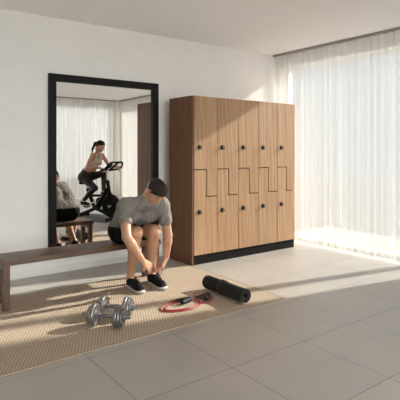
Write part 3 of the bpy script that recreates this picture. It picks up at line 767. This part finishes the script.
    obj('hair', S.mesh('hair', 0.004, wob=st), 'hair', root)
    face_parts(root, hd, 1.02)
    shoe(root, (2.213, 4.125, RT), (2.198, 3.810, RT), 1.03)
    ls = shoe(root, (2.447, 4.120, RT), (2.432, 3.780, RT), 1.06)
    bm = tube(bmesh.new(), spline([(2.432, 3.955, .098), (2.405, 3.90, .125), (2.365, 3.84, .165), (2.318, 3.80, .205)], 6), .0028, 6)
    tube(bm, spline([(2.450, 3.955, .098), (2.462, 3.925, .13), (2.470, 3.90, .17), (2.478, 3.89, .205)], 6), .0028, 6)
    obj('untied_lace', bm, 'shoe', ls, smooth=True)
    for o in root.children: o.matrix_parent_inverse = Matrix.Translation(-root.location)

def trim_mesh(me, cuts):
    """cut sleeves or legs square: drop what lies past a plane, near its limb only, and close the cut with a small turned-in hem."""
    bm = bmesh.new(); bm.from_mesh(me)
    for (p, n, a, rad) in cuts:
        p = Vector(p); n = Vector(n).normalized(); a = Vector(a)
        near = lambda q: ((q - a) - n * (q - a).dot(n)).length < rad and (q - a).dot(n) > 0.02
        geom = [f for f in bm.faces if near(f.calc_center_median()) and (f.calc_center_median() - p).dot(n) > -0.06]
        gs = set(geom); vs_ = {v for f in geom for v in f.verts}; es = {e for f in geom for e in f.edges}
        bmesh.ops.bisect_plane(bm, geom=list(vs_) + list(es) + geom, plane_co=p, plane_no=n, clear_outer=False)
        dead = [f for f in bm.faces if near(f.calc_center_median()) and (f.calc_center_median() - p).dot(n) > 1e-5 and (f.calc_center_median() - p).dot(n) < 0.2]
        bmesh.ops.delete(bm, geom=dead, context='FACES')
    bd = [e for e in bm.edges if len(e.link_faces) == 1]
    if bd:
        r = bmesh.ops.extrude_edge_only(bm, edges=bd); nv = [g for g in r['geom'] if isinstance(g, bmesh.types.BMVert)]
        for (p, n, a, rad) in cuts:
            p = Vector(p); n = Vector(n).normalized()
            loc = [v for v in nv if abs((v.co - p).dot(n)) < 2e-3 and (v.co - p).length < rad]
            if loc:
                c = sum((v.co for v in loc), Vector()) / len(loc)
                for v in loc: v.co = v.co + (c - v.co).normalized() * 0.008 - n * 0.004
    for f in bm.faces: f.smooth = True
    bm.to_mesh(me); bm.free(); me.polygons.foreach_set('use_smooth', [True] * len(me.polygons)); return me
man()

# ------------------------------------------------------------------ exercise bike and rider (seen in the mirror)
BIKE = Vector((3.90, 1.53, 0.0)); BYAW = math.radians(-24)       # local +y is forward, local -x is the rider's left
def bike():
    r = thing('exercise_bike', 'black indoor cycling bike seen in the mirror, ridden by the woman', 'exercise bike', BIKE + Vector((0, 0, 0.0085)), BYAW)
    def bars(name, segs, mat, par=r, n=12):
        bm = bmesh.new()
        for p, q, ra, fl in segs: tube(bm, [p, q], ra, n, flat=fl)
        return obj(name, bm, mat, par, smooth=True)
    for y, w in ((-.42, .25), (.46, .24)):
        bm = tube(bmesh.new(), [(-w, y, .032), (w, y, .032)], .026, 12); s = obj('stabilizer', bm, 'black', r, smooth=True)
        for sx in (-1, 1): obj('foot_pad', lathe(bmesh.new(), [(-.032, 0), (-.032, .03), (0.012, .030), (.014, .0)], (sx * (w - .03), y, .032), (0, 0, 1), 16), 'rubber', s, smooth=True)
    bm = bmesh.new(); tube(bm, spline([(0, -.42, .05), (0, -.22, .12), (0, -.02, .20), (0, .10, .24)], 6), .036, 12)
    tube(bm, spline([(0, .46, .05), (0, .30, .10), (0, .08, .17), (0, -.02, .20)], 6), .034, 12)
    tube(bm, [(0, -.04, .20), (0, -.22, .58)], .036, 12); tube(bm, spline([(0, .02, .24), (0, .16, .42), (0, .30, .60)], 6), .038, 12)
    tube(bm, [(0, .36, .42), (0, .29, .76)], .034, 12); tube(bm, [(0, -.16, .44), (0, .2, .46)], .026, 12)
    for sx in (-1, 1): tube(bm, [(sx * .055, .38, .27), (sx * .05, .34, .52)], .018, 10)
    obj('frame', bm, 'black', r, smooth=True)
    fl = lathe(bmesh.new(), [(-.020, .03), (-.020, .08), (-.012, .10), (-.012, .165), (-.03, .175), (-.03, .212), (-.024, .22), (.024, .22), (.03, .212), (.03, .175), (.012, .165), (.012, .10), (.020, .08), (.020, .03)], (0, .38, .27), (1, 0, 0), 48, closed=True)
    f = obj('flywheel', fl, 'rubber', r, smooth=True)
    obj('axle', lathe(bmesh.new(), [(-.07, 0), (-.07, .024), (.07, .024), (.07, 0)], (0, .38, .27), (1, 0, 0), 20), 'steel', f, smooth=True)
    # chain guard: rounded hull from the crank to the flywheel hub, on the near side
    for sx in (1,):
        poly = []
        for (cy, cz, rad, a0, a1) in ((.02, .33, .085, 100, 262), (.38, .27, .05, -98, 80)):
            poly += [(cy + rad * math.cos(math.radians(a0 + (a1 - a0) * k / 12)), cz + rad * math.sin(math.radians(a0 + (a1 - a0) * k / 12))) for k in range(13)]
        obj('chain_guard', prism(bmesh.new(), poly, 'x', sx * .062, sx * .084, 0.006), 'black', r)
    obj('seat_post', tube(bmesh.new(), [(0, -.205, .54), (0, -.262, .672)], .022, 14), 'steel', r, smooth=True)
    S = Sdf(); S.cone((0, -.34, .700), (0, -.18, .698), .055, .036, .03).cone((0, -.18, .698), (0, -.07, .692), .034, .020, .03)
    for sx in (-1, 1): S.cone((sx * .05, -.35, .702), (sx * .03, -.27, .70), .045, .04, .03)
    S.plane((0, 0, .680), (0, .05, -1)); S.plane((0, 0, .728), (0, 0, 1))
    obj('saddle', S.mesh('saddle', .006), 'rubber', r)
    obj('handlebar_post', tube(bmesh.new(), [(0, .30, .72), (0, .275, .955)], .022, 14), 'steel', r, smooth=True)
    hb = bmesh.new()
    for sx in (-1, 1):
        tube(hb, spline([(0, .27, .955), (sx * .12, .28, .955), (sx * .215, .31, .965), (sx * .235, .42, .99), (sx * .20, .50, 1.085), (sx * .12, .515, 1.115), (sx * .085, .46, 1.09), (sx * .075, .37, 1.01), (sx * .06, .28, .955)], 6), .0185, 12)
    tube(hb, [(-.12, .514, 1.114), (.12, .514, 1.114)], .0165, 12)
    obj('handlebar', hb, 'rubber', r, smooth=True)
    c = bmesh.new(); box(c, (-.06, -.016, -.045), (.06, .016, .045), .008); bmesh.ops.rotate(c, cent=(0, 0, 0), matrix=Matrix.Rotation(math.radians(-40), 3, 'X'), verts=c.verts); bmesh.ops.translate(c, vec=(0, .33, 1.035), verts=c.verts)
    co = obj('console', c, 'black', r)
    c = bmesh.new(); box(c, (-.048, -.0185, -.034), (.048, -.0165, .034)); bmesh.ops.rotate(c, cent=(0, 0, 0), matrix=Matrix.Rotation(math.radians(-40), 3, 'X'), verts=c.verts); bmesh.ops.translate(c, vec=(0, .33, 1.035), verts=c.verts)
    obj('screen', c, 'screen', co)
    obj('resistance_knob', lathe(bmesh.new(), [(0, .012), (.03, .012), (.034, .024), (.055, .022), (.06, 0)], (0, .235, .565), (0, -.5, .85), 20), 'rubber', r, smooth=True)
    CR = V3(0, .02, .33); ca = math.radians(215)
    for sx, a in ((-1, ca), (1, ca + PI)):
        p = CR + V3(sx * .098, .15 * math.cos(a), .15 * math.sin(a))
        k = obj('crank_arm', tube(bmesh.new(), [CR + V3(sx * .085, 0, 0), CR + V3(sx * .098, 0, 0), p], [.02, .018, .014], 10), 'steel', r, smooth=True)
        obj('pedal', B(p + V3(sx * .018 if sx > 0 else -.108, -.045, -.014), p + V3(.108 if sx > 0 else -.018, .045, .010), .004), 'rubber', k)
    return CR, ca
def rider(CR, ca):
    root = thing('person', 'woman in beige crop top and charcoal leggings riding the bike in the mirror', 'person', BIKE + Vector((0, 0, 0.0085)), BYAW)
    X = V3(1, 0, 0)
    C0 = V3(0, -.25, .825); S0 = V3(0, .035, 1.245); t = unit(S0 - C0); back = unit(V3(0, -t[2], t[1])); Mid = C0 + (S0 - C0) * .45 + back * .01; Ch = S0 - t * .13
    S = Sdf()
    def torso(S, g, lo=0.0, hi=1.0):
        for s in (-1, 1):
            if lo <= 0:
                S.cone(C0 + X * s * .075, Mid + X * s * .052, .098 + g, .078 + g, .03)
            S.cone(Mid + X * s * .052, Ch + X * s * .068, .078 + g, .085 + g, .03)
    torso(S, 0)
    for s in (-1, 1):
        S.cone(Ch + X * s * .07, S0 + X * s * .135, .074, .048, .03); S.cone(S0 + X * s * .13, S0 + X * s * .03 + t * .03, .042, .04, .03)
        S.ell(Ch + X * s * .07 - back * .062 + t * .0, (.055, .055, .055), None, .03)
        S.cone(C0 + X * s * .085 - V3(0, .03, .02), C0 + X * s * .075, .092, .09, .03)
    hd = head_frame((-.012, .115, 1.425), (.50, .87, 0), math.radians(26), 0)
    S.cone(S0 + t * .02, hd[2](-.03, 0, -.06), .044, .042, .025)
    add_head(S, hd, .93)
    hands = {-1: V3(-.15, .30, .985), 1: V3(.215, .40, 1.005)}
    for s in (-1, 1):
        sh = S0 + X * s * .150; tg = hands[s]; wr = tg + V3(s * .005, -.075, .025)
        el = ik(sh, wr, .265, .235, V3(s * .55, -.25, -.75))
        add_arm(S, sh, el, wr, (.041, .034, .032, .022))
        add_hand(S, wr, tg - wr + V3(0, .04, -.004), V3(0, -.1, -1), -s if False else s * 1, .92, (38, 58, 40), .1, .3)
    legs = []
    for s, a in ((-1, ca), (1, ca + PI)):
        pd = CR + V3(s * .160, .15 * math.cos(a), .15 * math.sin(a)); an = pd + V3(0, -.095, .10)
        hip = C0 + V3(s * .088, .0, -.02); kn = ik(hip, an, .405, .40, V3(s * .05, 1, .2)); legs.append((hip, kn, an, pd, s))
        add_leg(S, hip, kn, an, (.083, .054, .050, .032), (0, -1, 0)); S.cone(an, pd + V3(0, .05, .035), .033, .022, .02)
    obj('body', S.mesh('body', .0055), 'wskin', root)
    S = Sdf()
    for s in (-1, 1):
        S.cone(C0 + X * s * .075, Mid + X * s * .052 - t * .03, .104, .083, .03); S.cone(C0 + X * s * .085 - V3(0, .03, .02), C0 + X * s * .075, .097, .095, .03)
    S.plane(Mid - t * .075, t)
    for (hip, kn, an, pd, s) in legs: add_leg(S, hip, kn, an + (kn - an) * .14, (.089, .059, .054, .041), (0, -1, 0))
    obj('leggings', S.mesh('leggings', .006), 'leggings', root)
    S = Sdf()
    for s in (-1, 1):
        S.cone(Mid + X * s * .054 + t * .06, Ch + X * s * .068, .085, .092, .03); S.ell(Ch + X * s * .07 - back * .064, (.060, .060, .058), None, .03)
        S.cone(Ch + X * s * .075 + t * .04 - back * .045, S0 + X * s * .075 + t * .004 - back * .005, .03, .042, .03); S.cone(S0 + X * s * .075 + t * .004, Ch + X * s * .06 + back * .045 + t * .03, .042, .04, .03)
    S.plane(Mid + t * .055, -t)
    obj('crop_top', S.mesh('crop_top', .006), 'top', root)
    c, R, P = hd; S = Sdf(); q = .93
    S.ell(P(-.008, 0, .033, q), V3(.103, .081, .094) * q, R, .01); S.plane(P(.078, 0, .072, q), R @ V3(.62, 0, -.74))
    for e in (-1, 1): S.ell(P(-.003, .085 * e, -.012, q), V3(.026, .022, .036) * q, R, .006, 's')
    S.ell(P(-.112, 0, .012, q), V3(.032, .034, .036), R, .02); S.cone(P(-.120, 0, .0, q), P(-.118, 0, -.11, q), .028, .022, .02); S.cone(P(-.118, 0, -.11, q), P(-.095, 0, -.20, q), .022, .010, .02)
    obj('hair', S.mesh('hair', .005), 'hair', root); face_parts(root, hd, q)
    for (hip, kn, an, pd, s) in legs:
        shoe(root, pd + V3(s * -.0, -.145, .0125), pd + V3(0, .095, .0125), .86, laces=False)
def floor_mat():
    bx = BIKE; r = thing('floor_mat', 'dark rubber floor mat under the exercise bike seen in the mirror', 'floor mat', bx, BYAW)
    obj('mat', B((-.33, -.66, .0004), (.50, .54, .0082), .002), 'floormat', r)
floor_mat(); CRK = bike(); rider(*CRK)
